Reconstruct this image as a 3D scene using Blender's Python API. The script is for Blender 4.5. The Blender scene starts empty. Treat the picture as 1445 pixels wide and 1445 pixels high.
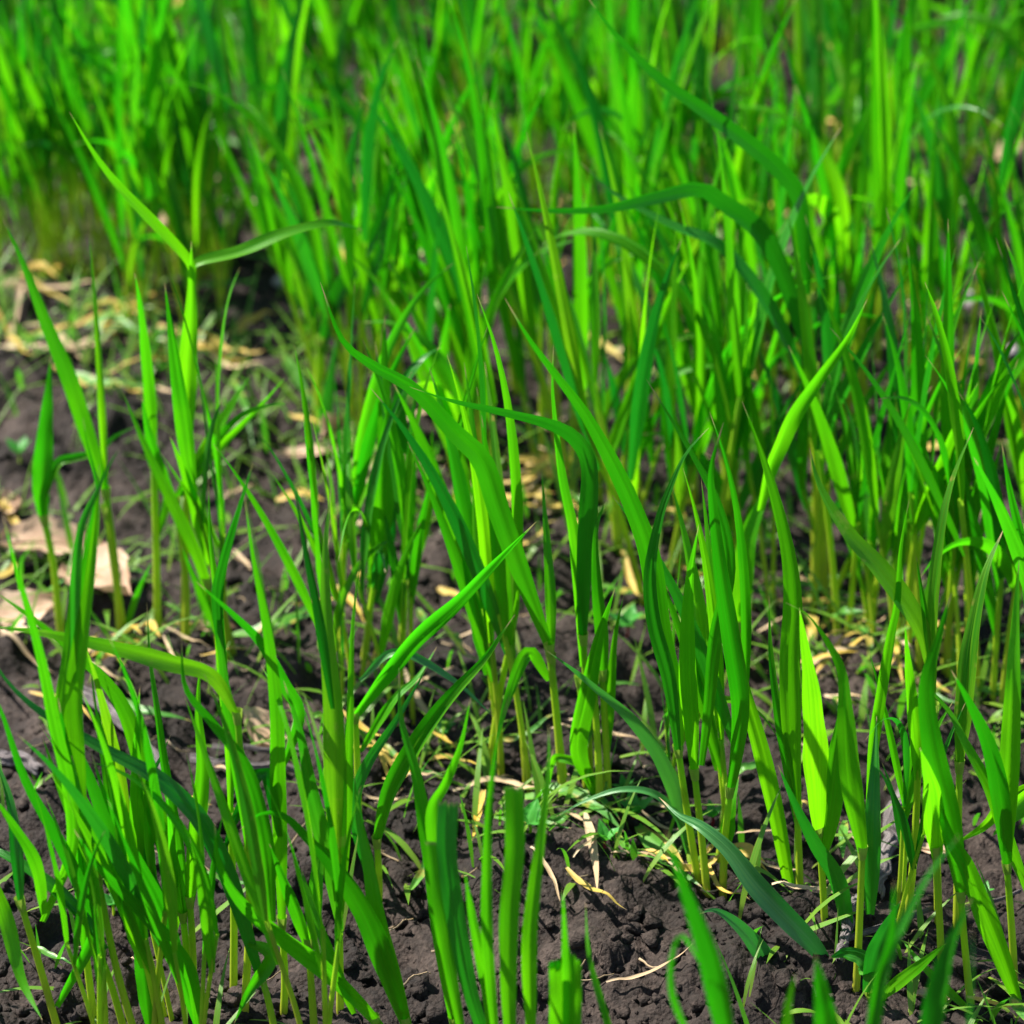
import bpy, math, random
import numpy as np
from mathutils import Vector, Matrix

random.seed(11)
rng = np.random.default_rng(5)
S = bpy.context.scene
COL = S.collection

# ---------------------------------------------------------------- camera
CAMH, PITCH, HALF = 0.845, 28.0, 10.0
T = math.tan(math.radians(HALF))
cam_d = bpy.data.cameras.new('camera'); cam = bpy.data.objects.new('camera', cam_d); COL.objects.link(cam)
cam.location = (0, 0, CAMH); cam.rotation_euler = (math.radians(90 - PITCH), 0, 0)
cam_d.sensor_width = 36; cam_d.lens = 18 / T
cam_d.clip_start = 0.02; cam_d.clip_end = 400
cam_d.dof.use_dof = True; cam_d.dof.focus_distance = 1.36; cam_d.dof.aperture_fstop = 8.0
S.camera = cam

# ---------------------------------------------------------------- light
SUN = Vector((-0.74, 0.36, 1.0)).normalized()
w = bpy.data.worlds.new('World'); S.world = w; w.use_nodes = True
nt = w.node_tree; bg = nt.nodes['Background']
sky = nt.nodes.new('ShaderNodeTexSky'); sky.sky_type = 'NISHITA'; sky.sun_disc = False
sky.sun_elevation = math.asin(SUN.z); sky.sun_rotation = math.atan2(SUN.x, SUN.y)
nt.links.new(sky.outputs[0], bg.inputs[0]); bg.inputs[1].default_value = 0.07
sl = bpy.data.lights.new('sun', 'SUN'); so = bpy.data.objects.new('sun', sl); COL.objects.link(so)
sl.energy = 5.0; sl.angle = math.radians(0.5); sl.color = (1, 0.95, 0.86)
so.rotation_euler = SUN.to_track_quat('Z', 'Y').to_euler()
S.view_settings.view_transform = 'Standard'; S.view_settings.look = 'None'
S.view_settings.exposure = 1.25; S.view_settings.gamma = 1.0

# ---------------------------------------------------------------- pixel <-> place
sp_, cp_ = math.sin(math.radians(PITCH)), math.cos(math.radians(PITCH))
def ray(px, py):
    a = (px - 722.5) / 722.5 * T; b = -(py - 722.5) / 722.5 * T
    return Vector((a, cp_ + b * sp_, -sp_ + b * cp_))
def on_plane(px, py, Y):
    d = ray(px, py); t = Y / d.y
    return Vector((d.x * t, Y, CAMH + d.z * t))
def on_ground(px, py):
    d = ray(px, py); t = CAMH / -d.z
    return Vector((d.x * t, d.y * t, 0))
def to_px(x, y, z):
    dy, dz = y, z - CAMH
    dep = dy * cp_ - dz * sp_; up = dy * sp_ + dz * cp_
    return 722.5 + x / dep / T * 722.5, 722.5 - up / dep / T * 722.5
PXM = 2 * T / 1445.0        # metres per pixel and metre of depth

# ---------------------------------------------------------------- noise
def _h(ix, iy, s):
    n = (ix.astype(np.int64) * 374761393 + iy.astype(np.int64) * 668265263 + s * 1442695041) & 0x7fffffff
    n = ((n ^ (n >> 13)) * 1274126177) & 0x7fffffff
    return ((n ^ (n >> 16)) & 0xffff) / 65535.0
def vnoise(x, y, s):
    ix, iy = np.floor(x), np.floor(y); fx, fy = x - ix, y - iy
    fx = fx * fx * (3 - 2 * fx); fy = fy * fy * (3 - 2 * fy)
    a, b = _h(ix, iy, s), _h(ix + 1, iy, s); c, d = _h(ix, iy + 1, s), _h(ix + 1, iy + 1, s)
    return (a * (1 - fx) + b * fx) * (1 - fy) + (c * (1 - fx) + d * fx) * fy
def worley(x, y, s):
    ix, iy = np.floor(x), np.floor(y); best = np.full(x.shape, 9.0); hid = np.zeros(x.shape)
    for dx in (-1, 0, 1):
        for dy in (-1, 0, 1):
            cx, cy = ix + dx, iy + dy
            px = cx + _h(cx, cy, s); py = cy + _h(cx, cy, s + 7)
            d = (px - x) ** 2 + (py - y) ** 2
            m = d < best; best = np.where(m, d, best); hid = np.where(m, _h(cx, cy, s + 13), hid)
    return np.sqrt(best), hid
ROW_K = 0.85
def row_of(x, y): return y + ROW_K * x
def height(x, y):
    x = np.asarray(x, float); y = np.asarray(y, float)
    wx = x + 0.012 * (vnoise(x * 40, y * 40, 3) - .5) + .007 * (vnoise(x * 150, y * 150, 31) - .5); wy = y + 0.012 * (vnoise(x * 40 + 9, y * 40, 4) - .5) + .007 * (vnoise(x * 150, y * 150 + 5, 32) - .5)
    z = 0.026 * (vnoise(wx * 7, wy * 7, 1) - .5) + 0.022 * (vnoise(wx * 21, wy * 21, 2) - .5)
    z += 0.008 * (vnoise(wx * 60, wy * 60, 5) - .5)
    for f, amp, s in ((30, 0.012, 20), (85, 0.0036, 21), (150, 0.0034, 22), (330, 0.0026, 23)):
        d, hh = worley(wx * f, wy * f, s)
        z += amp * (hh ** 2.2) * np.clip(1 - (d * 1.45) ** 2, 0, 1)
    z += 0.0034 * (vnoise(x * 260, y * 260, 6) - .5) + 0.006 * (vnoise(x * 120, y * 120, 9) - .5)
    c = row_of(x, y)
    ph = (c - 1.26) / 0.37
    z += 0.006 * np.cos(2 * np.pi * ph)
    return z - 0.004
def hz(x, y): return float(height(np.array([x]), np.array([y]))[0])

# ---------------------------------------------------------------- materials
def mat(name):
    m = bpy.data.materials.new(name); m.use_nodes = True
    nt = m.node_tree; nt.nodes.clear()
    return m, nt, nt.nodes.new('ShaderNodeOutputMaterial')
def N(nt, typ, **kw):
    n = nt.nodes.new(typ)
    for k, v in kw.items():
        if k.startswith('i_'):
            n.inputs[k[2:].replace('_', ' ')].default_value = v
        else: setattr(n, k, v)
    return n
def ramp(nt, fac, stops, interp='LINEAR'):
    r = nt.nodes.new('ShaderNodeValToRGB'); r.color_ramp.interpolation = interp
    e = r.color_ramp.elements
    while len(e) < len(stops): e.new(0.5)
    for q, (p, c) in zip(e, stops):
        q.position = p; q.color = (*c, 1)
    nt.links.new(fac, r.inputs[0]); return r.outputs[0]
def mix(nt, fac, a, b, mode='MIX'):
    m = nt.nodes.new('ShaderNodeMix'); m.data_type = 'RGBA'; m.blend_type = mode
    for v, i in ((fac, 0), (a, 6), (b, 7)):
        if isinstance(v, (int, float)): m.inputs[i].default_value = v
        elif isinstance(v, tuple): m.inputs[i].default_value = (*v, 1)
        else: nt.links.new(v, m.inputs[i])
    return m.outputs[2]
def mathn(nt, op, a, b=0.0, clamp=False):
    m = nt.nodes.new('ShaderNodeMath'); m.operation = op; m.use_clamp = clamp
    for v, i in ((a, 0), (b, 1)):
        if isinstance(v, (int, float)): m.inputs[i].default_value = v
        else: nt.links.new(v, m.inputs[i])
    return m.outputs[0]

def leaf_material(name, young, old, base, tip, trans, spots=0.0, tr_amt=0.45, rough=0.38, spec=0.35):
    m, nt, out = mat(name)
    uv = N(nt, 'ShaderNodeUVMap'); sep = N(nt, 'ShaderNodeSeparateXYZ'); nt.links.new(uv.outputs[0], sep.inputs[0])
    u, v = sep.outputs[0], sep.outputs[1]
    oi = N(nt, 'ShaderNodeObjectInfo')
    tc = N(nt, 'ShaderNodeTexCoord')
    # long fine veins
    mp = N(nt, 'ShaderNodeMapping'); mp.inputs['Scale'].default_value = (10, 1.6, 1)
    nt.links.new(uv.outputs[0], mp.inputs[0])
    ofs = N(nt, 'ShaderNodeCombineXYZ'); nt.links.new(mathn(nt, 'MULTIPLY', oi.outputs['Random'], 37.0), ofs.inputs[0])
    nt.links.new(mathn(nt, 'MULTIPLY', oi.outputs['Random'], 91.0), ofs.inputs[1]); nt.links.new(ofs.outputs[0], mp.inputs['Location'])
    vn = N(nt, 'ShaderNodeTexNoise'); vn.inputs['Scale'].default_value = 1.0; vn.inputs['Detail'].default_value = 3
    nt.links.new(mp.outputs[0], vn.inputs['Vector'])
    veins = vn.outputs[0]
    pn = N(nt, 'ShaderNodeTexNoise'); pn.inputs['Scale'].default_value = 28; pn.inputs['Detail'].default_value = 2
    nt.links.new(tc.outputs['Object'], pn.inputs['Vector'])
    rnd = mathn(nt, 'ADD', mathn(nt, 'MULTIPLY', oi.outputs['Random'], 0.8), mathn(nt, 'MULTIPLY', pn.outputs[0], 0.5))
    rnd = mathn(nt, 'SUBTRACT', rnd, 0.15, True)
    c = mix(nt, rnd, young, old)
    c = mix(nt, ramp(nt, veins, [(0.38, (0, 0, 0)), (0.62, (1, 1, 1))]), c, mix(nt, 0.6, c, base), 'MIX')
    # midrib: pale thin line
    mid = mathn(nt, 'ABSOLUTE', mathn(nt, 'SUBTRACT', u, 0.5))
    midf = ramp(nt, mid, [(0.0, (.55, .55, .55)), (0.035, (0, 0, 0)), (0.45, (0, 0, 0)), (0.475, (.75, .75, .75))])
    c = mix(nt, midf, c, base)
    c = mix(nt, ramp(nt, v, [(0.0, (1, 1, 1)), (0.15, (.5, .5, .5)), (0.55, (0, 0, 0))]), c, base)
    if spots:
        sn = N(nt, 'ShaderNodeTexNoise'); sn.inputs['Scale'].default_value = 90; sn.inputs['Detail'].default_value = 3
        nt.links.new(tc.outputs['Object'], sn.inputs['Vector'])
        c = mix(nt, ramp(nt, sn.outputs[0], [(0.66 - spots * .25, (0, 0, 0)), (0.76 - spots * .25, (1, 1, 1))]), c, (0.42, 0.33, 0.07))
    tf = mathn(nt, 'ADD', v, mathn(nt, 'MULTIPLY', mathn(nt, 'SUBTRACT', oi.outputs['Random'], 0.5), 0.03))
    tipf = ramp(nt, tf, [(0.945, (0, 0, 0)), (0.98, (1, 1, 1))])
    c = mix(nt, tipf, c, tip)
    tcol = ramp(nt, mathn(nt, 'ADD', rnd, mathn(nt, 'MULTIPLY', v, .35)), [(0.1, trans), (0.75, (trans[0] * .28, trans[1] * .62, trans[2])), (1.0, (trans[0] * .12, trans[1] * .5, trans[2]))])
    tcol = mix(nt, tipf, tcol, tip)
    tcol = mix(nt, ramp(nt, veins, [(0.3, (0, 0, 0)), (0.7, (1, 1, 1))]), tcol, mix(nt, 0.45, tcol, old))
    bs = N(nt, 'ShaderNodeBsdfPrincipled'); nt.links.new(c, bs.inputs['Base Color'])
    bs.inputs['Roughness'].default_value = rough; bs.inputs['Specular IOR Level'].default_value = spec
    tr = N(nt, 'ShaderNodeBsdfTranslucent'); nt.links.new(tcol, tr.inputs[0])
    bu = N(nt, 'ShaderNodeBump'); bu.inputs['Strength'].default_value = 0.35; bu.inputs['Distance'].default_value = 0.0006
    nt.links.new(veins, bu.inputs['Height']); nt.links.new(bu.outputs[0], bs.inputs['Normal'])
    mx = N(nt, 'ShaderNodeMixShader'); mx.inputs[0].default_value = tr_amt
    nt.links.new(bs.outputs[0], mx.inputs[1]); nt.links.new(tr.outputs[0], mx.inputs[2]); nt.links.new(mx.outputs[0], out.inputs[0])
    return m
TAN = (0.50, 0.36, 0.17)
M_LEAF = leaf_material('wheat_leaf', (0.032, 0.28, 0.003), (0.008, 0.135, 0.003), (0.12, 0.36, 0.004), TAN, (0.24, 0.90, 0.003), tr_amt=.47, rough=.4, spec=.25)
M_BACKLIT = leaf_material('backlit_wheat_leaf', (0.06, 0.36, 0.003), (0.03, 0.30, 0.003), (0.10, 0.42, 0.004), TAN, (0.33, 0.95, 0.004), tr_amt=.58, rough=.42, spec=.25)  # lighter leaf green: the glow of backlit blades is put into the colour
M_SHADED = leaf_material('shaded_wheat_leaf', (0.010, 0.17, 0.004), (0.005, 0.11, 0.004), (0.03, 0.24, 0.004), TAN, (0.04, 0.46, 0.004), tr_amt=.32, rough=.38, spec=.4)  # darker copy of the leaf green, with shade painted into it
M_BLUISH = leaf_material('bluish_wheat_leaf', (0.014, 0.20, 0.016), (0.006, 0.13, 0.012), (0.06, 0.28, 0.01), TAN, (0.05, 0.55, 0.01), tr_amt=.35, rough=.36, spec=.45)
M_LEAF_AGED = leaf_material('aged_wheat_leaf', (0.035, 0.27, 0.004), (0.008, 0.15, 0.004), (0.16, 0.38, 0.008), TAN, (0.36, 0.80, 0.006), spots=0.22, rough=.42, spec=.35)
M_LYING = leaf_material('lying_leaf', (0.05, 0.24, 0.035), (0.03, 0.15, 0.03), (0.14, 0.34, 0.04), TAN, (0.3, 0.7, 0.03), spots=0.3, tr_amt=.3)  # bluish sheen put into the green base colours; spots are yellowing
M_SHEEN = leaf_material('sheen_green_leaf', (0.045, 0.25, 0.05), (0.025, 0.17, 0.045), (0.10, 0.30, 0.06), TAN, (0.12, 0.6, 0.03), tr_amt=.3, rough=.4, spec=.7)  # pale blue-green sky sheen painted into the greens of low leaves
M_YELLOW = leaf_material('yellowed_leaf', (0.76, 0.49, 0.03), (0.42, 0.34, 0.05), (0.60, 0.42, 0.14), TAN, (0.9, 0.55, 0.05), spots=0.25, tr_amt=.3, rough=.55)
M_STRAW = leaf_material('dry_straw', (0.55, 0.38, 0.20), (0.30, 0.19, 0.09), (0.60, 0.46, 0.30), TAN, (0.6, 0.4, 0.2), spots=0.0, tr_amt=.15, rough=.65)

def stem_material():
    m, nt, out = mat('wheat_stem')
    uv = N(nt, 'ShaderNodeUVMap'); sep = N(nt, 'ShaderNodeSeparateXYZ'); nt.links.new(uv.outputs[0], sep.inputs[0])
    oi = N(nt, 'ShaderNodeObjectInfo'); v = sep.outputs[1]
    mp = N(nt, 'ShaderNodeMapping'); mp.inputs['Scale'].default_value = (14, 1.6, 1); nt.links.new(uv.outputs[0], mp.inputs[0])
    ns = N(nt, 'ShaderNodeTexNoise'); ns.inputs['Scale'].default_value = 1.5; nt.links.new(mp.outputs[0], ns.inputs['Vector'])
    c = ramp(nt, v, [(0.0, (0.50, 0.30, 0.08)), (0.14, (0.60, 0.60, 0.05)), (0.7, (0.46, 0.66, 0.02)), (1.0, (0.17, 0.50, 0.016))])
    c = mix(nt, mathn(nt, 'MULTIPLY', ns.outputs[0], 0.45), c, (0.20, 0.46, 0.02))
    c = mix(nt, ramp(nt, oi.outputs['Random'], [(0.80, (0, 0, 0)), (1.0, (.35, .35, .35))]), c, (0.32, 0.16, 0.04))
    bs = N(nt, 'ShaderNodeBsdfPrincipled'); nt.links.new(c, bs.inputs['Base Color'])
    bs.inputs['Roughness'].default_value = 0.42; bs.inputs['Specular IOR Level'].default_value = 0.35
    tr = N(nt, 'ShaderNodeBsdfTranslucent'); nt.links.new(mix(nt, 0.5, c, (0.45, 0.9, 0.03)), tr.inputs[0])
    mx = N(nt, 'ShaderNodeMixShader'); mx.inputs[0].default_value = 0.35
    nt.links.new(bs.outputs[0], mx.inputs[1]); nt.links.new(tr.outputs[0], mx.inputs[2]); nt.links.new(mx.outputs[0], out.inputs[0])
    return m
M_STEM = stem_material()

M_COLLAR = None
def soil_material(name, dark, mid, pale, scale=1.0):
    m, nt, out = mat(name)
    tc = N(nt, 'ShaderNodeTexCoord')
    a = N(nt, 'ShaderNodeTexNoise'); a.inputs['Scale'].default_value = 14 * scale; a.inputs['Detail'].default_value = 8
    b = N(nt, 'ShaderNodeTexNoise'); b.inputs['Scale'].default_value = 260 * scale; b.inputs['Detail'].default_value = 5; b.inputs['Roughness'].default_value = .7
    v = N(nt, 'ShaderNodeTexVoronoi'); v.inputs['Scale'].default_value = 420 * scale
    for q in (a, b, v): nt.links.new(tc.outputs['Object'], q.inputs['Vector'])
    f = mathn(nt, 'ADD', mathn(nt, 'MULTIPLY', a.outputs[0], 0.55), mathn(nt, 'MULTIPLY', b.outputs[0], 0.45))
    c = ramp(nt, f, [(0.38, dark), (0.52, mid), (0.64, pale)])
    c = mix(nt, ramp(nt, b.outputs[0], [(0.70, (0, 0, 0)), (0.76, (1, 1, 1))]), c, (0.24, 0.18, 0.15))
    bs = N(nt, 'ShaderNodeBsdfPrincipled'); nt.links.new(c, bs.inputs['Base Color'])
    bs.inputs['Roughness'].default_value = 0.80; bs.inputs['Specular IOR Level'].default_value = 0.35
    h = mathn(nt, 'ADD', b.outputs[0], mathn(nt, 'MULTIPLY', v.outputs[0], -0.5))
    bu = N(nt, 'ShaderNodeBump'); bu.inputs['Strength'].default_value = 0.9; bu.inputs['Distance'].default_value = 0.0025
    nt.links.new(h, bu.inputs['Height']); nt.links.new(bu.outputs[0], bs.inputs['Normal']); nt.links.new(bs.outputs[0], out.inputs[0])
    return m
M_SOIL = soil_material('soil', (0.007, 0.0041, 0.0029), (0.022, 0.0140, 0.0106), (0.068, 0.048, 0.039))

def simple(name, c0, c1, scale=60, rough=.7, stretch=(1, 1, 1), bump=.5, dist=.001, coord='Object', trans=0):
    m, nt, out = mat(name)
    tc = N(nt, 'ShaderNodeTexCoord'); mp = N(nt, 'ShaderNodeMapping'); mp.inputs['Scale'].default_value = stretch
    nt.links.new(tc.outputs[coord], mp.inputs[0])
    a = N(nt, 'ShaderNodeTexNoise'); a.inputs['Scale'].default_value = scale; a.inputs['Detail'].default_value = 7; a.inputs['Roughness'].default_value = .65
    nt.links.new(mp.outputs[0], a.inputs['Vector'])
    oi = N(nt, 'ShaderNodeObjectInfo')
    c = ramp(nt, a.outputs[0], [(0.33, c0), (0.66, c1)])
    c = mix(nt, mathn(nt, 'MULTIPLY', oi.outputs['Random'], .4), c, c0)
    bs = N(nt, 'ShaderNodeBsdfPrincipled'); nt.links.new(c, bs.inputs['Base Color']); bs.inputs['Roughness'].default_value = rough
    bu = N(nt, 'ShaderNodeBump'); bu.inputs['Strength'].default_value = bump; bu.inputs['Distance'].default_value = dist
    nt.links.new(a.outputs[0], bu.inputs['Height']); nt.links.new(bu.outputs[0], bs.inputs['Normal'])
    if trans:
        tr = N(nt, 'ShaderNodeBsdfTranslucent'); nt.links.new(c, tr.inputs[0]); mx = N(nt, 'ShaderNodeMixShader'); mx.inputs[0].default_value = trans
        nt.links.new(bs.outputs[0], mx.inputs[1]); nt.links.new(tr.outputs[0], mx.inputs[2]); nt.links.new(mx.outputs[0], out.inputs[0])
    else: nt.links.new(bs.outputs[0], out.inputs[0])
    return m
M_DEAD = simple('dead_leaf', (0.34, 0.20, 0.12), (0.68, 0.50, 0.35), 45, .7, trans=.12)
M_WOOD = simple('weathered_wood', (0.025, 0.02, 0.02), (0.36, 0.31, 0.31), 2.2, .85, (9, 2.2, 1), 1.0, .002, 'UV')
M_COLLAR = simple('leaf_collar', (0.22, 0.42, 0.03), (0.42, 0.55, 0.08), 60, .5, trans=.3)
M_RED = simple('red_stem', (0.25, 0.015, 0.03), (0.42, 0.03, 0.05), 60, .5)
M_WEED = leaf_material('weed_leaf', (0.05, 0.34, 0.03), (0.03, 0.22, 0.03), (0.10, 0.36, 0.06), (0.1, 0.3, 0.05), (0.15, 0.6, 0.03), tr_amt=.35)
M_GRASS = leaf_material('short_grass', (0.06, 0.30, 0.015), (0.03, 0.2, 0.015), (0.25, 0.34, 0.04), TAN, (0.3, 0.75, 0.01), tr_amt=.4)
M_STONE = simple('pale_stone', (0.30, 0.26, 0.27), (0.52, 0.46, 0.47), 50, .8)

# ---------------------------------------------------------------- mesh helpers
def link(name, me, m, parent=None):
    if m and not me.materials: me.materials.append(m)
    o = bpy.data.objects.new(name, me); COL.objects.link(o)
    if parent: o.parent = parent
    return o
def grid_mesh(name, verts, nu, nv, uvs, close=False):
    """verts: (nv, nu, 3), uvs (nv, nu, 2)"""
    V = np.asarray(verts, np.float32).reshape(-1, 3)
    faces = []
    for j in range(nv - 1):
        for i in range(nu - 1):
            a = j * nu + i
            faces.append((a, a + 1, a + nu + 1, a + nu))
    me = bpy.data.meshes.new(name); me.from_pydata(V.tolist(), [], faces)
    uvl = me.uv_layers.new(name='UVMap'); U = np.asarray(uvs, np.float32).reshape(-1, 2)
    idx = np.array(faces).reshape(-1)
    uvl.data.foreach_set('uv', U[idx].reshape(-1))
    me.polygons.foreach_set('use_smooth', [True] * len(faces)); me.update()
    return me
def catmull(pts, n):
    P = [Vector(p) for p in pts]
    if len(P) == 2: P = [P[0], P[0].lerp(P[1], .5), P[1]]
    Q = [P[0] * 2 - P[1]] + P + [P[-1] * 2 - P[-2]]
    out = []
    for i in range(1, len(Q) - 2):
        for k in range(12):
            t = k / 12; a, b, c, d = Q[i - 1], Q[i], Q[i + 1], Q[i + 2]
            out.append(0.5 * ((2 * b) + (c - a) * t + (2 * a - 5 * b + 4 * c - d) * t * t + (3 * b - a - 3 * c + d) * t ** 3))
    out.append(P[-1])
    L = [0]
    for a, b in zip(out, out[1:]): L.append(L[-1] + (b - a).length)
    res = []; j = 0
    for k in range(n):
        s = L[-1] * k / (n - 1)
        while j < len(L) - 2 and L[j + 1] < s: j += 1
        f = (s - L[j]) / max(1e-9, L[j + 1] - L[j]); res.append(out[j].lerp(out[j + 1], min(1, f)))
    return res
def blade_profile(s, shape='leaf'):
    if shape == 'cut':
        return 0.45 + 0.55 * min(1, s / .5) ** .8
    a = 0.42 + 0.58 * math.sin(min(1, s / .36) * math.pi / 2)
    if s > .36:
        q = (s - .36) / .64; a = (1 - q ** 1.45) * (1 - 0.12 * q)
    return max(a, 0.012)
def blade_mesh(name, pts, width, facing, tw0=0.0, tw1=0.0, shape='leaf', keel=.16, n=26, origin=None, notch=None):
    """pts base->tip world; facing: direction the flat side looks to (function or Vector)"""
    NU = 15 if shape == 'cut' else 9
    P = catmull(pts, n); V = []; U = []
    wob = random.uniform(0, 6); cr = random.uniform(.25, .75); cr2 = random.uniform(.2, .8); nd = random.uniform(.03, .09)
    for k, p in enumerate(P):
        s = k / (n - 1)
        t = (P[min(k + 1, n - 1)] - P[max(k - 1, 0)]).normalized()
        fd = facing(p) if callable(facing) else facing
        b = t.cross(fd)
        if b.length < 1e-4: b = t.cross(Vector((1, 0, 0)))
        b.normalize(); nn = b.cross(t).normalized()
        th = tw0 + tw1 * s
        wv = b * math.cos(th) + nn * math.sin(th); nv = wv.cross(t)
        W = width * blade_profile(s, shape)
        kf = keel * (1.6 - 1.1 * s)
        for i in range(NU):
            u = i / (NU - 1); e = u - .5
            off = abs(e) * 2
            q = p + wv * (W * e) + nv * (W * kf * (off ** 1.3)) + nv * (W * .05 * math.sin(s * 23 + wob + (3 if e > 0 else 0)) * off ** 2) + nv * (W * nd * (math.exp(-((u - cr) / .09) ** 2) - math.exp(-((u - cr2) / .07) ** 2) + .35 * math.sin(s * 9 + wob + u * 7)))
            if shape == 'cut' and k == n - 1:
                q += t * width * (random.uniform(-.16, .16) + (notch(u) if notch else 0))
            if origin is not None: q = q - origin
            V.append(q); U.append((u, s * (.968 if shape == 'cut' else 1)))
    return grid_mesh(name, [tuple(v) for v in V], NU, n, U)
def tube_mesh(name, pts, r0, r1, n=10, seg=8, origin=None, bumps=0, flat=1.0, vmax=1.0):
    P = catmull(pts, n); V = []; U = []
    ref = Vector((0, 1, 0.1))
    for k, p in enumerate(P):
        s = k / (n - 1); t = (P[min(k + 1, n - 1)] - P[max(k - 1, 0)]).normalized()
        a = t.cross(ref)
        if a.length < .05: a = t.cross(Vector((1, 0, 0)))
        a.normalize(); b = a.cross(t).normalized()
        r = r0 + (r1 - r0) * s
        for i in range(seg + 1):
            an = 2 * math.pi * (i % seg) / seg
            rr = r * (1 + (bumps * math.sin(an * 3 + s * 3) + bumps * .9 * math.sin(an * 7 + s * 2.1) + bumps * .6 * math.sin(an * 11 + s * 5) + bumps * .5 * math.sin(s * 40) * math.sin(an * 2) + random.uniform(-.05, .05) if bumps else 0))
            if bumps and (k == 0 or k == n - 1): rr *= .75
            q = p + a * math.cos(an) * rr + b * math.sin(an) * rr * flat
            if origin is not None: q = q - origin
            V.append(q); U.append((i / seg, s * vmax))
    return grid_mesh(name, [tuple(v) for v in V], seg + 1, n, U)
def tag(o, label, cat, group=None, kind=None):
    if label: o['label'] = label
    if cat: o['category'] = cat
    if group: o['group'] = group
    if kind: o['kind'] = kind
    return o
def empty(name, loc):
    o = bpy.data.objects.new(name, None); COL.objects.link(o); o.location = loc; o.empty_display_size = .02
    return o

# ---------------------------------------------------------------- the soil: one sheet to the horizon
def axis(a, b, step, far):
    core = list(np.arange(a, b, step)); lo, hi = [], []
    d = step; x = core[-1]
    while x < far: d *= 1.25; x += d; hi.append(x)
    d = step; x = core[0]
    while x > -far: d *= 1.25; x -= d; lo.append(x)
    return np.array(lo[::-1] + core + hi)
gx = axis(-0.62, 0.66, 0.0026, 120); gy = axis(0.70, 3.3, 0.0034, 120)
X, Y = np.meshgrid(gx, gy)
Z = height(X, Y)
fade = np.clip(1.5 - (np.hypot(X, Y - 1.9) - 2.2) / 3, 0, 1); Z = Z * fade
nxg, nyg = len(gx), len(gy)
GX, GY, ZL = gx.tolist(), gy.tolist(), Z
import bisect
def hz(x, y):
    i = min(max(bisect.bisect(GX, x) - 1, 0), len(GX) - 2); j = min(max(bisect.bisect(GY, y) - 1, 0), len(GY) - 2)
    a = (x - GX[i]) / (GX[i + 1] - GX[i]); b = (y - GY[j]) / (GY[j + 1] - GY[j])
    return float((ZL[j, i] * (1 - a) + ZL[j, i + 1] * a) * (1 - b) + (ZL[j + 1, i] * (1 - a) + ZL[j + 1, i + 1] * a) * b)
me = bpy.data.meshes.new('soil')
me.vertices.add(nxg * nyg)
me.vertices.foreach_set('co', np.stack([X, Y, Z], -1).astype(np.float32).reshape(-1))
ii = (np.arange(nyg - 1)[:, None] * nxg + np.arange(nxg - 1)[None, :]).reshape(-1)
F = np.stack([ii, ii + 1, ii + nxg + 1, ii + nxg], -1).reshape(-1).astype(np.int32)
me.loops.add(len(F)); me.loops.foreach_set('vertex_index', F)
me.polygons.add(len(ii)); me.polygons.foreach_set('loop_start', np.arange(0, len(F), 4, dtype=np.int32))
me.polygons.foreach_set('use_smooth', np.ones(len(ii), bool)); me.update(calc_edges=True); me.validate()
tag(link('soil', me, M_SOIL), None, None, kind='structure')

# loose crumbs of soil: one mass nobody could count
def crumbs(name, count, label):
    base = []
    import bmesh
    for k in range(6):
        bm = bmesh.new(); bmesh.ops.create_icosphere(bm, subdivisions=2, radius=1)
        for v in bm.verts:
            q = v.co; f = 1 + .35 * math.sin(q.x * 3.1 + k) * math.cos(q.y * 2.7 + 2 * k) + .22 * math.sin(q.z * 5 + k * 3 + q.x * 4)
            v.co = q * f
        base.append((np.array([v.co[:] for v in bm.verts]), np.array([[v.index for v in f.verts] for f in bm.faces]))); bm.free()
    VV, FF, o = [], [], 0
    for k in range(count):
        py = 1520 - 1500 * random.random() ** 1.5; p = on_ground(random.uniform(-60, 1505), py)
        bv, bf = random.choice(base); r = 0.0009 + 0.0040 * random.random() ** 5
        th = random.uniform(0, 6.28); c, s_ = math.cos(th), math.sin(th)
        v = bv * np.array([r * random.uniform(.8, 1.3), r, r * random.uniform(.6, .95)])
        v = v @ np.array([[c, s_, 0], [-s_, c, 0], [0, 0, 1]]) + np.array([p.x, p.y, hz(p.x, p.y) + r * .25])
        VV.append(v); FF.append(bf + o); o += len(v)
    VV = np.concatenate(VV); FF = np.concatenate(FF)
    me = bpy.data.meshes.new(name); me.vertices.add(len(VV)); me.vertices.foreach_set('co', VV.astype(np.float32).reshape(-1))
    me.loops.add(FF.size); me.loops.foreach_set('vertex_index', FF.reshape(-1).astype(np.int32))
    me.polygons.add(len(FF)); me.polygons.foreach_set('loop_start', np.arange(0, FF.size, 3, dtype=np.int32))
    me.polygons.foreach_set('use_smooth', np.ones(len(FF), bool)); me.update(calc_edges=True)
    tag(link(name, me, M_SOIL), label, 'soil crumbs', kind='stuff')
crumbs('soil_crumbs', 4200, 'loose crumbs and small clods lying on the dark soil')

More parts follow.
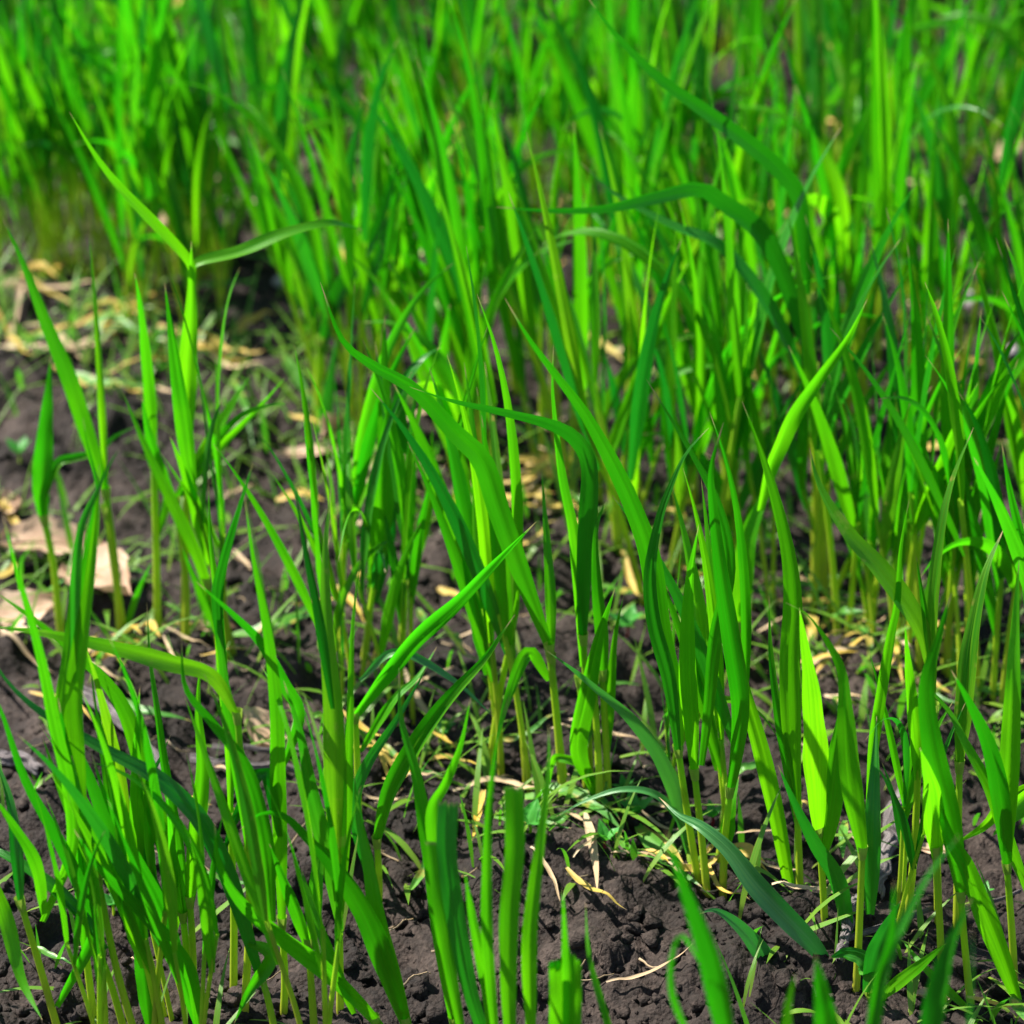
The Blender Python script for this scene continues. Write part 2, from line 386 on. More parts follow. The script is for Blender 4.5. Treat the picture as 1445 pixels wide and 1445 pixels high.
# ---------------------------------------------------------------- wheat plants traced from the photograph
PLANTGROUP = 'young wheat plants growing in rows'
def plant(label, base, tillers, leaves, Y=None, sw=10.5):
    """base px on the ground, tillers [[base..top px]], leaves [(width px, [tip..base px], opts)]"""
    g = on_ground(*base); Y0 = Y if Y else g.y
    root_p = Vector((on_plane(base[0], base[1], Y0).x, Y0, 0)); root_p.z = hz(root_p.x, Y0)
    if Y is None: pass
    root = empty('wheat_plant', root_p); tag(root, label, 'wheat plant', PLANTGROUP)
    for tl in tillers:
        lean = random.uniform(-.008, .008)
        pts = [on_plane(x, y, Y0 + lean * (1 - i / max(1, len(tl) - 1))) for i, (x, y) in enumerate(tl)]
        z = hz(pts[0].x, pts[0].y)
        if pts[0].z > z - .004: pts = [Vector((pts[0].x + random.uniform(-.002, .002), pts[0].y, z - .006))] + pts
        dep = Y0 / ray(*tl[0]).y
        r = sw * PXM * dep / 2
        so_ = link('stem', tube_mesh('stem', pts, r * 1.12, r * .85, 12, 9, root_p), M_STEM, root)
        tt = (pts[-1] - pts[-2]).normalized(); e = pts[-1]
        link('collar', tube_mesh('collar', [e - tt * .004, e - tt * .001, e + tt * .003], r * 1.05, r * 1.45, 6, 9, root_p), M_COLLAR, so_)
    for lf in leaves:
        wpx, pts = lf[0], lf[1][::-1]; op = lf[2] if len(lf) > 2 else {}
        n = len(pts); bow = op.get('bow', random.uniform(-.035, .035))
        W = []
        for i, (x, y) in enumerate(pts):
            s = i / (n - 1); W.append(on_plane(x, y, Y0 + op.get('dy', 0) + bow * s * s))
        dep = Y0 / ray(*pts[n // 2]).y
        tw0 = op.get('tw0', random.uniform(-.35, .35)); tw1 = op.get('tw1', random.uniform(-.45, .45))
        avg = abs(math.cos(tw0 + tw1 * .4))
        fac = (lambda p: (Vector((0, 0, CAMH)) - p).normalized())
        link('leaf', blade_mesh('leaf', W, wpx * PXM * dep / max(.75, avg) * .92, fac, tw0, tw1, op.get('shape', 'leaf'), op.get('keel', random.uniform(.08, .2)), 30, root_p, op.get('notch')),
             op.get('m') or random.choices((M_LEAF, M_BACKLIT, M_SHADED, M_BLUISH), (60, 18, 8, 14))[0], root)
    return root
CUT = dict(shape='cut', tw0=.1, tw1=.1, bow=.01)
A = dict(m=M_LEAF_AGED)
# -- row along the left and middle
plant('bright upright wheat plant at the left edge with one leaf arching right', (84, 880), [[(84, 880), (76, 800), (62, 732)]],
      [(30, [(72, 500), (68, 560), (62, 640), (58, 690), (62, 735)], dict(tw0=0, tw1=.2, m=M_BACKLIT)), (15, [(199, 599), (165, 614), (138, 638), (104, 646), (80, 655), (62, 700), (62, 735)])])
plant('wheat plant at left with a broad dark leaf crossing the bare soil', (170, 898), [[(170, 898), (162, 790), (149, 694)], [(176, 905), (158, 780), (150, 720)]],
      [(27, [(2, 305), (32, 370), (62, 450), (95, 530), (118, 600), (149, 694)], dict(tw1=.2)), (12, [(125, 325), (132, 400), (138, 480), (143, 560), (150, 694)]),
       (10, [(215, 790), (195, 835), (180, 880), (176, 903)])])
plant('tall single-stemmed wheat plant at left with a long straight leaf', (222, 905), [[(222, 905), (221, 800), (217, 653)]],
      [(19, [(190, 385), (198, 440), (207, 530), (217, 653)]), (14, [(176, 560), (200, 615), (225, 680), (238, 700), (222, 760)])])
plant('wheat plant with two leaves parting left and right like a wide V', (258, 922), [[(258, 922), (262, 780), (265, 640)]],
      [(31, [(270, 340), (270, 430), (265, 520), (262, 600), (264, 650)], dict(tw0=0, tw1=.1, m=M_BACKLIT)), (17, [(98, 158), (135, 220), (170, 265), (225, 322), (262, 362), (272, 385), (270, 420)]),
       (19, [(512, 325), (490, 318), (460, 315), (400, 330), (340, 355), (276, 372), (268, 400)], dict(tw0=.5, tw1=.2, bow=.05))])
plant('low wheat plant with a fan of leaves spreading to the right', (262, 925), [[(262, 925), (262, 820), (248, 705)]],
      [(22, [(354, 528), (318, 585), (282, 650), (248, 705)]), (12, [(412, 570), (380, 572), (335, 590), (288, 645), (248, 705)]), (13, [(405, 530), (360, 580), (300, 640), (255, 700)]), (20, [(200, 560), (212, 620), (232, 680), (250, 715)])])
plant('long pale yellow-green leafed wheat plant behind the left row', (318, 960), [[(318, 960), (305, 880), (292, 820)]],
      [(20, [(172, 550), (205, 630), (245, 715), (278, 785), (300, 860)]), (15, [(256, 770), (268, 800), (290, 850), (310, 900)])])
plant('dark wheat plant at left with split tips and folded upright leaves', (138, 1480), [[(138, 1480), (121, 1339), (118, 1250)]],
      [(12, [(117, 588), (122, 620), (133, 665), (138, 690), (134, 720), (120, 800), (112, 900)]), (16, [(170, 632), (155, 655), (134, 700), (115, 745), (108, 810), (106, 900), (104, 960)]),
       (32, [(140, 655), (137, 720), (128, 810), (115, 900), (104, 1000), (110, 1130), (118, 1250)], dict(tw0=.2, tw1=.2)), (14, [(105, 757), (100, 840), (94, 920), (84, 1000), (88, 1080)]),
       (31, [(82, 985), (95, 1060), (104, 1110), (114, 1190), (118, 1250), (121, 1339)], dict(tw0=0))])
plant('wheat plant at the left edge with a straight pointed leaf', (92, 1490), [[(92, 1490), (55, 1360), (29, 1274)]],
      [(22, [(4, 727), (22, 800), (45, 880), (62, 950), (78, 1030), (96, 1110), (100, 1200), (60, 1300)]), (22, [(-30, 950), (0, 1000), (35, 1100), (86, 1194), (120, 1270), (131, 1320), (80, 1420)], dict(m=M_LEAF)),
       (20, [(-10, 1060), (14, 1130), (24, 1210), (29, 1274)]), (24, [(60, 1440), (30, 1380), (10, 1300), (-10, 1240)])])
plant('wheat plant at left with a rust-streaked leaf lying across the row', (345, 1440), [[(345, 1440), (352, 1250), (335, 1010)]],
      [(27, [(-20, 883), (60, 893), (160, 913), (240, 934), (300, 953), (335, 1010)], dict(m=M_LEAF_AGED, tw0=.5, bow=-.02, tw1=-.2)), (25, [(305, 830), (312, 930), (322, 1010), (340, 1110), (352, 1200)])])
plant('wheat plant with a leaf bent far over to the left above the soil', (268, 1420), [[(268, 1420), (264, 1350), (258, 1291)], [(274, 1425), (272, 1340), (268, 1270)]],
      [(31, [(-15, 830), (40, 868), (105, 920), (150, 962), (180, 1010), (205, 1090), (235, 1200), (256, 1291)], dict(tw0=.1, tw1=.5)), (27, [(283, 930), (279, 1000), (285, 1090), (276, 1180), (268, 1280)], dict(tw0=0)),
       (16, [(207, 850), (212, 930), (222, 1000), (236, 1100), (254, 1200), (262, 1291)]), (16, [(241, 1037), (225, 1072), (205, 1110), (196, 1160), (206, 1220), (240, 1290)])])
plant('wheat plant with a long dark leaf arching down to the right', (391, 1470), [[(391, 1470), (378, 1410), (368, 1376)]],
      [(30, [(-30, 900), (10, 962), (50, 1000), (90, 1025), (149, 1059), (215, 1094), (250, 1122), (287, 1165), (325, 1245), (366, 1374)], dict(tw0=.1, tw1=-.9)),
       (25, [(256, 900), (262, 970), (300, 1020), (346, 1080), (375, 1180), (385, 1300)], {})])
plant('wheat plant with upright twin tips beside the bare clods', (330, 1405), [[(330, 1405), (330, 1280), (325, 1150)]],
      [(18, [(294, 677), (297, 760), (305, 830), (315, 950), (325, 1050), (326, 1150)]), (18, [(357, 653), (338, 715), (314, 795), (306, 850), (318, 960)]), (20, [(276, 820), (330, 868), (370, 910), (400, 965), (422, 1010), (400, 1080)], dict(tw1=.2))])
plant('slender wheat plant with a single tall blade left of the brightest one', (400, 1440), [[(400, 1440), (402, 1380), (398, 1300)]],
      [(25, [(345, 700), (358, 790), (377, 890), (390, 1000), (392, 1100), (396, 1200), (398, 1310)], dict(tw0=0)), (20, [(310, 1230), (330, 1160), (372, 1090), (395, 1180)], {})])
plant('brightest broad-leaved wheat plant left of centre with rusty spots', (480, 1440), [[(480, 1440), (480, 1380), (478, 1250)]],
      [(36, [(467, 688), (459, 780), (462, 900), (470, 1000), (475, 1150), (478, 1270)], dict(m=M_LEAF_AGED, tw0=0, tw1=.1)), (16, [(415, 680), (430, 770), (452, 880), (470, 1000)]),
       (26, [(400, 960), (425, 1040), (440, 1120), (460, 1200), (478, 1300)], dict(m=M_LEAF_AGED)), (15, [(510, 780), (498, 880), (494, 1000), (490, 1150), (482, 1290)])])
plant('dark wheat plant with leaves crossing low at bottom left', (149, 1500), [[(149, 1500), (147, 1420), (143, 1345)]],
      [(21, [(-60, 1185), (0, 1203), (62, 1242), (114, 1291), (149, 1340)], {}), (24, [(104, 1170), (138, 1222), (194, 1280), (242, 1333), (270, 1378), (280, 1450)]),
       (20, [(-20, 1110), (15, 1160), (50, 1220), (62, 1290)])])
plant('leaning wheat plant with a blade pointing up and left at bottom left', (185, 1490), [[(185, 1490), (160, 1400), (138, 1336)], [(200, 1490), (165, 1370), (138, 1239)]],
      [(26, [(128, 1060), (152, 1132), (194, 1215), (228, 1284), (262, 1390), (280, 1450)]), (28, [(196, 1240), (196, 1300), (205, 1370), (212, 1450)], dict(tw0=.4)), (18, [(60, 1040), (84, 1110), (112, 1180), (138, 1239)])])
plant('wheat plant at bottom left with a bluish leaf whose tip hooks over', (585, 1500), [[(585, 1500), (580, 1470), (573, 1443)]],
      [(36, [(338, 1172), (360, 1152), (381, 1146), (405, 1153), (433, 1180), (467, 1216), (500, 1262), (530, 1320), (573, 1443)], dict(tw0=.1, tw1=1.0)), (30, [(500, 1090), (505, 1150), (520, 1222), (535, 1310), (560, 1400), (578, 1460)], dict(tw0=0))])
plant('wheat plant with a dark leaf and tan upturned tip at bottom left', (545, 1500), [[(545, 1500), (540, 1470), (530, 1440)]],
      [(27, [(303, 1163), (309, 1215), (339, 1270), (398, 1322), (450, 1360), (500, 1405), (540, 1450)], dict(tw0=.5, tw1=.1)), (20, [(425, 1225), (445, 1290), (470, 1360), (500, 1430)])])
plant('short wheat plant low at the bottom left between two rows', (445, 1470), [[(445, 1470), (440, 1400), (435, 1330)]],
      [(20, [(380, 1190), (400, 1240), (420, 1290), (436, 1340)]), (24, [(452, 1130), (450, 1200), (444, 1270), (440, 1340)]), (22, [(330, 1445), (350, 1400), (380, 1350), (350, 1330)])])
# -- bottom centre
plant('tall narrow-tipped wheat plant left of the cut leaves', (650, 1530), [[(650, 1530), (645, 1480), (640, 1440)]],
      [(32, [(563, 942), (566, 1014), (587, 1090), (601, 1170), (611, 1222), (624, 1320), (642, 1450)], dict(tw0=0, tw1=.1)), (20, [(664, 985), (650, 1050), (628, 1105), (608, 1150), (618, 1260)])], Y=1.05)
plant('wheat plant with two leaves cut off square at the top', (700, 1600), [[(700, 1600), (690, 1520), (680, 1450)]],
      [(31, [(633, 1132), (631, 1204), (643, 1291), (663, 1395), (690, 1480)], CUT), (20, [(609, 1187), (622, 1291), (645, 1420), (660, 1500)], CUT), (22, [(655, 1225), (668, 1300), (690, 1400), (700, 1500)], {})], Y=1.0)
plant('wheat plant with one broad leaf mown off flat in the bottom centre', (722, 1620), [[(722, 1620), (722, 1560), (720, 1500)]],
      [(30, [(725, 1111), (727, 1200), (719, 1291), (718, 1395), (722, 1500)], CUT), (19, [(719, 983), (701, 1049), (689, 1153), (686, 1256), (688, 1343), (700, 1480)])], Y=.98)
plant('slim wheat plant just right of the mown-off leaf', (755, 1620), [[(755, 1620), (752, 1560), (750, 1500)]],
      [(25, [(774, 1022), (774, 1083), (765, 1170), (754, 1256), (747, 1340), (750, 1480)], dict(tw0=0, tw1=.2))], Y=.98)
plant('short broad wheat leaf torn into a ragged top at the bottom centre', (800, 1660), [[(800, 1660), (798, 1620), (796, 1560)]],
      [(50, [(797, 1345), (798, 1400), (797, 1480), (797, 1560)], dict(shape='cut', tw0=0, tw1=0, bow=0, notch=lambda u: -.5 if u < .38 else (.55 if u < .62 else .1 - (u - .62) * 1.1))), (15, [(794, 1254), (796, 1300), (800, 1400), (798, 1500)], dict(dy=-.002, tw0=0)), (12, [(826, 1272), (832, 1350), (857, 1440), (870, 1500)], dict(tw0=.4))], Y=.96)
plant('wheat plant with a long pale-edged leaf rising to the right', (505, 1180), [[(505, 1180), (505, 1100), (501, 1010)]],
      [(26, [(757, 736), (694, 798), (646, 847), (584, 902), (542, 954), (500, 1010)], dict(tw0=-.5, tw1=-.1, m=M_BACKLIT, bow=-.05)), (13, [(700, 1015), (640, 960), (560, 920), (508, 960)], dict(m=M_SHEEN)), (14, [(617, 912), (590, 955), (555, 990), (510, 1060)])])
plant('wheat plant with a broad blade slanting up to the right of centre-left', (535, 1260), [[(535, 1260), (534, 1220), (532, 1187)]],
      [(28, [(727, 867), (712, 888), (684, 930), (646, 971), (618, 1004), (585, 1052), (549, 1118), (532, 1187)], dict(tw0=.1, tw1=.1)), (19, [(604, 940), (560, 1014), (515, 1083), (500, 1140), (525, 1220)], {}), (20, [(486, 1010), (497, 1135), (518, 1222), (530, 1260)])])
plant('wheat plant with an oval upright leaf above a short stem at left centre', (511, 955), [[(511, 955), (518, 900), (525, 833)]],
      [(36, [(543, 445), (543, 549), (547, 653), (539, 740), (526, 835)], dict(tw0=.3, tw1=-.1)), (18, [(560, 700), (552, 760), (540, 800), (530, 850)])])
plant('wheat plant with a leaf hooded at the tip beside the oval-leaved one', (567, 925), [[(567, 925), (569, 880), (573, 820)]],
      [(21, [(588, 535), (582, 600), (579, 680), (574, 757), (573, 825)]), (20, [(610, 600), (608, 688), (598, 740), (582, 800), (574, 830)]), (24, [(622, 490), (604, 500), (588, 515), (572, 540), (565, 580), (570, 640)], dict(tw0=.2, tw1=.4, shape='leaf'))])
plant('wheat plant with a wide leaf sloping down from upper left at centre', (697, 1010), [[(697, 1010), (695, 964), (688, 880)]],
      [(34, [(555, 540), (594, 618), (629, 715), (667, 798), (688, 888)], dict(tw0=.2, tw1=.2)), (13, [(663, 677), (678, 740), (684, 810), (692, 900)]), (17, [(690, 455), (670, 520), (652, 590), (645, 660), (660, 740), (686, 860)])])
plant('tallest wheat plant at centre with a long sweeping leaf', (795, 1148), [[(795, 1148), (788, 1040), (775, 915)], [(803, 1148), (790, 1050), (778, 930)]],
      [(35, [(452, 398), (482, 478), (525, 515), (584, 549), (643, 611), (681, 650), (705, 722), (736, 809), (772, 905)], dict(tw0=0, tw1=.5)), (17, [(764, 663), (771, 757), (777, 854), (778, 930)]), (20, [(700, 1050), (715, 990), (745, 920), (775, 960)], {})])
plant('wheat plant at centre with a leaf folding flat over to the left', (835, 1145), [[(835, 1145), (830, 1020), (823, 900)], [(828, 1150), (826, 1060), (818, 960)]],
      [(29, [(578, 546), (636, 565), (705, 580), (774, 597), (812, 618), (832, 655), (831, 722), (824, 826), (822, 900)], dict(tw0=0, tw1=.9, bow=-.05)), (19, [(781, 487), (780, 560), (792, 670), (809, 757), (817, 850), (822, 940)])])
plant('bushy wheat plant with dark lower leaves beside the centre stems', (858, 1168), [[(858, 1168), (857, 1090), (850, 950)], [(848, 1160), (845, 1080), (838, 960)]],
      [(21, [(857, 700), (841, 750), (842, 826), (849, 895), (852, 980)]), (30, [(868, 830), (845, 900), (828, 980), (815, 1060), (840, 1120)], {}), (16, [(880, 840), (868, 900), (862, 980), (858, 1060)]), (14, [(775, 1110), (780, 1072), (800, 1070), (825, 1080), (838, 1105)], dict(tw0=.3))])
plant('wheat plant right of centre with a very long leaf from the upper left', (990, 1272), [[(990, 1272), (972, 1160), (957, 1058)]],
      [(34, [(712, 420), (748, 480), (784, 528), (826, 584), (868, 660), (899, 729), (919, 791), (933, 890), (954, 980), (958, 1060)], dict(tw0=0, tw1=.5)),
       (24, [(1000, 604), (968, 640), (945, 690), (930, 736), (918, 809), (924, 880), (945, 960), (957, 1058)], dict(tw0=.2, tw1=.3, m=M_SHADED, dy=-.01))])
plant('bright translucent-leaved wheat plant in the centre-right row', (999, 1275), [[(999, 1275), (990, 1180), (980, 1090)]],
      [(28, [(986, 740), (972, 830), (970, 950), (976, 1030), (980, 1090)], dict(tw0=0, m=M_BACKLIT)), (22, [(912, 535), (945, 588), (980, 646), (1014, 715), (1030, 800), (1010, 900), (1000, 1000), (990, 1080)])])
plant('wheat plant with a broad dark-green upright leaf and tan thread tip', (1020, 1283), [[(1020, 1283), (1022, 1200), (1030, 1115)]],
      [(31, [(1021, 596), (1004, 660), (1007, 720), (1018, 810), (1032, 900), (1045, 990), (1040, 1060), (1031, 1115)], dict(tw0=0, tw1=.2)), (27, [(1005, 700), (1022, 840), (1042, 945), (1070, 1042), (1094, 1139), (1111, 1232), (1122, 1290)], dict(tw0=.1)), (22, [(1043, 1095), (1032, 1140), (1024, 1200)])])
plant('leaf pair arching low over the soil between the middle plants', (978, 1238), [[(978, 1238), (976, 1220), (975, 1205)]],
      [(24, [(771, 918), (809, 945), (843, 973), (888, 1011), (926, 1059), (951, 1111), (964, 1160), (975, 1210)], dict(m=M_SHEEN, tw0=.3, tw1=.2)), (13, [(784, 1153), (826, 1130), (878, 1114), (926, 1122), (960, 1160), (980, 1230)], dict(m=M_SHEEN))])
plant('wheat plant with a broad leaf in blue-green sheen laid over toward the left', (1178, 1400), [[(1178, 1400), (1176, 1380), (1172, 1362)]],
      [(36, [(930, 1125), (958, 1150), (990, 1166), (1031, 1201), (1066, 1246), (1108, 1291), (1150, 1335), (1173, 1370)], dict(m=M_SHEEN, tw0=.2, tw1=.1, bow=.05)),
       (30, [(985, 1290), (1010, 1285), (1045, 1310), (1085, 1360), (1120, 1410)], dict(m=M_SHEEN))])
# -- right
plant('dark broad-bladed wheat plant standing behind the palest leaf', (1130, 1290), [[(1130, 1290), (1128, 1220), (1125, 1140)]],
      [(34, [(1047, 566), (1070, 625), (1095, 705), (1113, 780), (1120, 850), (1116, 930), (1118, 1030), (1125, 1140)], dict(tw0=.3, tw1=.1)), (17, [(1085, 840), (1088, 920), (1098, 1000), (1112, 1080), (1124, 1160)])])
plant('wheat plant with the palest broad upright leaf in the photo', (1166, 1362), [[(1166, 1362), (1162, 1260), (1155, 1170)]],
      [(38, [(1128, 858), (1133, 895), (1142, 960), (1148, 1040), (1152, 1110), (1155, 1170)], dict(tw0=-.6, tw1=0, keel=.04, m=M_BACKLIT, dy=-.006, bow=-.01)), (26, [(1098, 1080), (1120, 1130), (1150, 1190), (1185, 1250), (1200, 1350)], {}), (40, [(1185, 1000), (1180, 1060), (1172, 1130), (1162, 1200)], dict(tw0=.1))])
plant('wheat plant whose leaf twists over at the top beside the palest leaf', (1206, 1425), [[(1206, 1425), (1211, 1343), (1217, 1201)]],
      [(33, [(1108, 850), (1140, 868), (1168, 905), (1190, 950), (1196, 1014), (1202, 1101), (1217, 1201)], dict(tw0=-.1, tw1=1.3)), (30, [(1237, 1010), (1234, 1090), (1230, 1180), (1228, 1290)], {})])
plant('wheat plant with a tall bright leaf leaning against the pale tip', (1050, 1010), [[(1050, 1010), (1046, 950), (1044, 880)]],
      [(36, [(1092, 660), (1078, 700), (1056, 757), (1046, 826), (1044, 890)], dict(tw0=0, m=M_BACKLIT)), (24, [(1224, 422), (1196, 478), (1155, 535), (1122, 584), (1101, 629), (1086, 665), (1072, 720)], dict(tw0=-.4, m=M_BACKLIT, bow=-.03)), (12, [(1064, 832), (1050, 850), (1044, 870)])])
plant('wheat plant at right with a curved leaf tapering to a thin upper-left tip', (1277, 1330), [[(1277, 1330), (1290, 1200), (1298, 1030)]],
      [(32, [(1142, 632), (1158, 688), (1198, 753), (1239, 798), (1274, 843), (1302, 890), (1312, 940)], dict(m=M_LEAF_AGED, tw0=.1)), (18, [(1283, 705), (1271, 774), (1266, 850), (1256, 900), (1243, 978), (1232, 1049), (1224, 1153)], {}),
       (20, [(1277, 880), (1282, 950), (1290, 1030), (1294, 1100)])])
plant('slim curved-leaf wheat plant right of the thin tapering leaf', (1325, 1330), [[(1325, 1330), (1322, 1200), (1318, 1000)]],
      [(22, [(1374, 603), (1347, 668), (1331, 729), (1320, 809), (1314, 878), (1316, 1000)], dict(m=M_LEAF_AGED)), (11, [(1293, 785), (1300, 830), (1306, 870), (1312, 930)])])
plant('bulky wheat plant at right with a swollen leaf base', (1372, 1432), [[(1372, 1432), (1362, 1340), (1356, 1262)], [(1330, 1400), (1326, 1300), (1320, 1200)]],
      [(38, [(1343, 836), (1326, 895), (1308, 970), (1318, 1060), (1340, 1153), (1357, 1262)], dict(tw0=0, tw1=.4)), (33, [(1298, 1055), (1312, 1110), (1318, 1170), (1322, 1210)], {}), (34, [(1310, 1090), (1340, 1180), (1365, 1222), (1391, 1290), (1412, 1343), (1436, 1410)], dict(tw0=.2))])
plant('wheat plant at right with a dark leaf slanting up to the left', (1432, 1405), [[(1432, 1405), (1429, 1330), (1421, 1222)]],
      [(22, [(1293, 953), (1339, 1004), (1360, 1045), (1395, 1111), (1420, 1180), (1450, 1260)]), (30, [(1342, 945), (1371, 997), (1398, 1059), (1414, 1139), (1422, 1225)], dict(tw0=0)),
       (32, [(1438, 790), (1432, 895), (1429, 980), (1424, 1100), (1422, 1200)], dict(tw0=0, m=M_BACKLIT))])
plant('wheat plant at right with a sunlit drooping leaf marked by pale scratches', (1350, 1320), [[(1350, 1320), (1352, 1200), (1354, 1080)]],
      [(30, [(1417, 745), (1390, 809), (1372, 895), (1363, 978), (1354, 1080)], dict(m=M_LEAF_AGED, tw0=.5)), (24, [(1374, 645), (1403, 700), (1428, 757), (1450, 819), (1470, 900)], {})])
plant('wheat plant at the right edge leaning in from outside the photo', (1480, 1300), [[(1480, 1300), (1478, 1200), (1475, 1100)]],
      [(26, [(1413, 622), (1425, 690), (1445, 780), (1462, 900), (1474, 1100)]), (30, [(1400, 1180), (1425, 1150), (1450, 1125), (1478, 1110)], {}), (20, [(1345, 1192), (1390, 1165), (1420, 1130), (1470, 1100)], {})])
plant('short low-leaved wheat plant crossing others at bottom right', (1235, 1440), [[(1235, 1440), (1232, 1420), (1228, 1405)]],
      [(20, [(1336, 1330), (1300, 1362), (1262, 1392), (1230, 1420)], dict(tw0=.4)), (26, [(1272, 1270), (1250, 1310), (1232, 1350), (1222, 1400)], {}), (26, [(1170, 1352), (1192, 1345), (1215, 1350), (1230, 1366), (1212, 1372)], dict(tw0=.5)), (14, [(1272, 1325), (1300, 1360), (1340, 1400), (1372, 1430)])])
# -- blurred leaves close to the lens, rooted in the row below the frame
plant('out-of-focus wheat plant close to the lens right of the bottom soil patch', (1060, 1800), [[(1060, 1800), (1045, 1650), (1035, 1500)]],
      [(36, [(940, 1170), (966, 1256), (997, 1343), (1021, 1443), (1035, 1500)], dict(tw0=0, bow=.0)), (11, [(1000, 1380), (960, 1320), (948, 1400), (990, 1500)], {})], Y=.87)
plant('out-of-focus wheat plant close to the lens with a leaf curving up right', (1225, 1850), [[(1225, 1850), (1222, 1650), (1225, 1500)]],
      [(21, [(1354, 1178), (1308, 1239), (1267, 1319), (1240, 1395), (1225, 1500)], dict(bow=0)), (20, [(1262, 1240), (1258, 1320), (1240, 1400), (1228, 1500)], dict(bow=0))], Y=.87)
plant('out-of-focus wheat plant close to the lens with a broad dark leaf', (1305, 1850), [[(1305, 1850), (1305, 1650), (1308, 1500)]],
      [(35, [(1370, 1268), (1340, 1335), (1321, 1410), (1308, 1500)], dict(bow=0, tw0=0))], Y=.87)
plant('out-of-focus wheat plant with blunt broad leaves at the bottom edge', (1160, 1850), [[(1160, 1850), (1162, 1650), (1165, 1520)]],
      [(42, [(1150, 1345), (1160, 1400), (1168, 1460), (1165, 1520)], dict(bow=0, tw0=0)), (27, [(1122, 1372), (1112, 1430), (1118, 1500), (1150, 1560)], dict(bow=0))], Y=.87)
# -- traced ones in the blurred rows
plant('wheat plant with one large dark leaf slanting across the upper right', (1150, 800), [[(1150, 800), (1150, 600), (1140, 420)]],
      [(27, [(828, -5), (870, 50), (930, 110), (1000, 160), (1060, 205), (1105, 245), (1130, 290), (1140, 420)], dict(tw0=0, tw1=.1, m=M_SHADED, bow=-.06))])
plant('wheat plant with a leaf bent level to the left at upper centre-right', (1165, 830), [[(1165, 830), (1160, 700), (1148, 520)]],
      [(29, [(700, 292), (770, 297), (850, 295), (920, 280), (985, 266), (1020, 285), (1070, 322), (1105, 385), (1146, 520)], dict(tw0=0, tw1=.6, m=M_SHADED, bow=-.06)), (21, [(818, 228), (870, 275), (950, 318), (1020, 350), (1090, 440), (1146, 560)], {})])
plant('wheat plant with a tall leaf leaning to the right, left of centre', (452, 620), [[(452, 620), (448, 560), (452, 480)]],
      [(25, [(571, 195), (556, 249), (532, 322), (497, 380), (470, 430), (452, 500)]), (26, [(478, 470), (466, 540), (455, 640), (450, 720)], {}), (11, [(460, 400), (470, 440), (480, 500)])])
plant('wheat plant with a leaf leaning right under the level leaf at centre', (640, 760), [[(640, 760), (645, 700), (652, 640)]],
      [(21, [(768, 302), (736, 353), (706, 408), (688, 457), (672, 530), (652, 640)]), (18, [(480, 345), (528, 394), (573, 467), (600, 540), (640, 650)], {})])
plant('wheat plant with a dark leaf crossing the left upper gap', (610, 560), [[(610, 560), (600, 480), (590, 400)]],
      [(25, [(425, 60), (470, 130), (520, 190), (550, 270), (580, 350), (592, 420)], {}), (25, [(640, 250), (625, 320), (600, 400)], {})])

# ---------------------------------------------------------------- repeated wheat plants of the rows
def make_variant(seed):
    R = random.Random(seed); parts = []; org = None
    nt_ = R.choice((2, 2, 3, 3)); look = []
    maxarch = 0; top = 0
    for k in range(nt_):
        bx, by = R.uniform(-.008, .008), R.uniform(-.008, .008)
        lx = R.uniform(-.28, .16); ly = R.uniform(-.15, .15)
        H = R.uniform(.075, .15)
        pts = [Vector((bx, by, -.02)), Vector((bx, by, 0)), Vector((bx + lx * H * .4, by + ly * H * .4, H * .5)), Vector((bx + lx * H, by + ly * H, H))]
        parts.append(('stem', tube_mesh('stem', pts, .0021, .0016, 9, 7), M_STEM))
        # central leaf continuing upward plus leaves leaving the stem lower down
        nl = R.choice((2, 3, 3))
        for j in range(nl):
            f = 1 - j * R.uniform(.12, .28)
            st = Vector((bx + lx * H * f, by + ly * H * f, H * f))
            L = R.uniform(.12, .20) * (1 if j < 2 else .7)
            az = R.choice((math.pi, math.pi, 0)) + R.uniform(-1.0, 1.0)
            tilt = R.uniform(.02, .14) if j == 0 else R.uniform(.08, .34)
            curl = R.uniform(.0, .45) if R.random() < .88 else R.uniform(1.1, 2.2)
            maxarch = max(maxarch, curl)
            p = st.copy(); P = [p.copy()]; ang = tilt * .4
            for s in range(7):
                ang = tilt + curl * ((s + 1) / 7) ** 2
                d = Vector((math.cos(az) * math.sin(ang), math.sin(az) * math.sin(ang), math.cos(ang)))
                p = p + d * (L / 7); P.append(p.copy())
            top = max(top, max(q.z for q in P))
            fa = R.uniform(0, 6.28) if R.random() < .4 else -math.pi / 2 + R.uniform(-.6, .6)
            facing = Vector((math.cos(fa), math.sin(fa), .15))
            parts.append(('leaf', blade_mesh('leaf', P, R.uniform(.0062, .0108), facing, R.uniform(-.3, .3), R.uniform(-1, 1), keel=R.uniform(.08, .2), n=16),
                          R.choices((M_LEAF, M_BACKLIT, M_SHADED, M_BLUISH, M_LEAF_AGED), (52, 20, 6, 12, 10))[0]))
    for nm, me, m in parts:
        if not me.materials: me.materials.append(m)
    look = ('arching-leaved ' if maxarch > 1.1 else 'upright ') + ('three-stemmed' if nt_ == 3 else 'two-stemmed')
    return parts, look, top
VARS = [make_variant(100 + k) for k in range(40)]

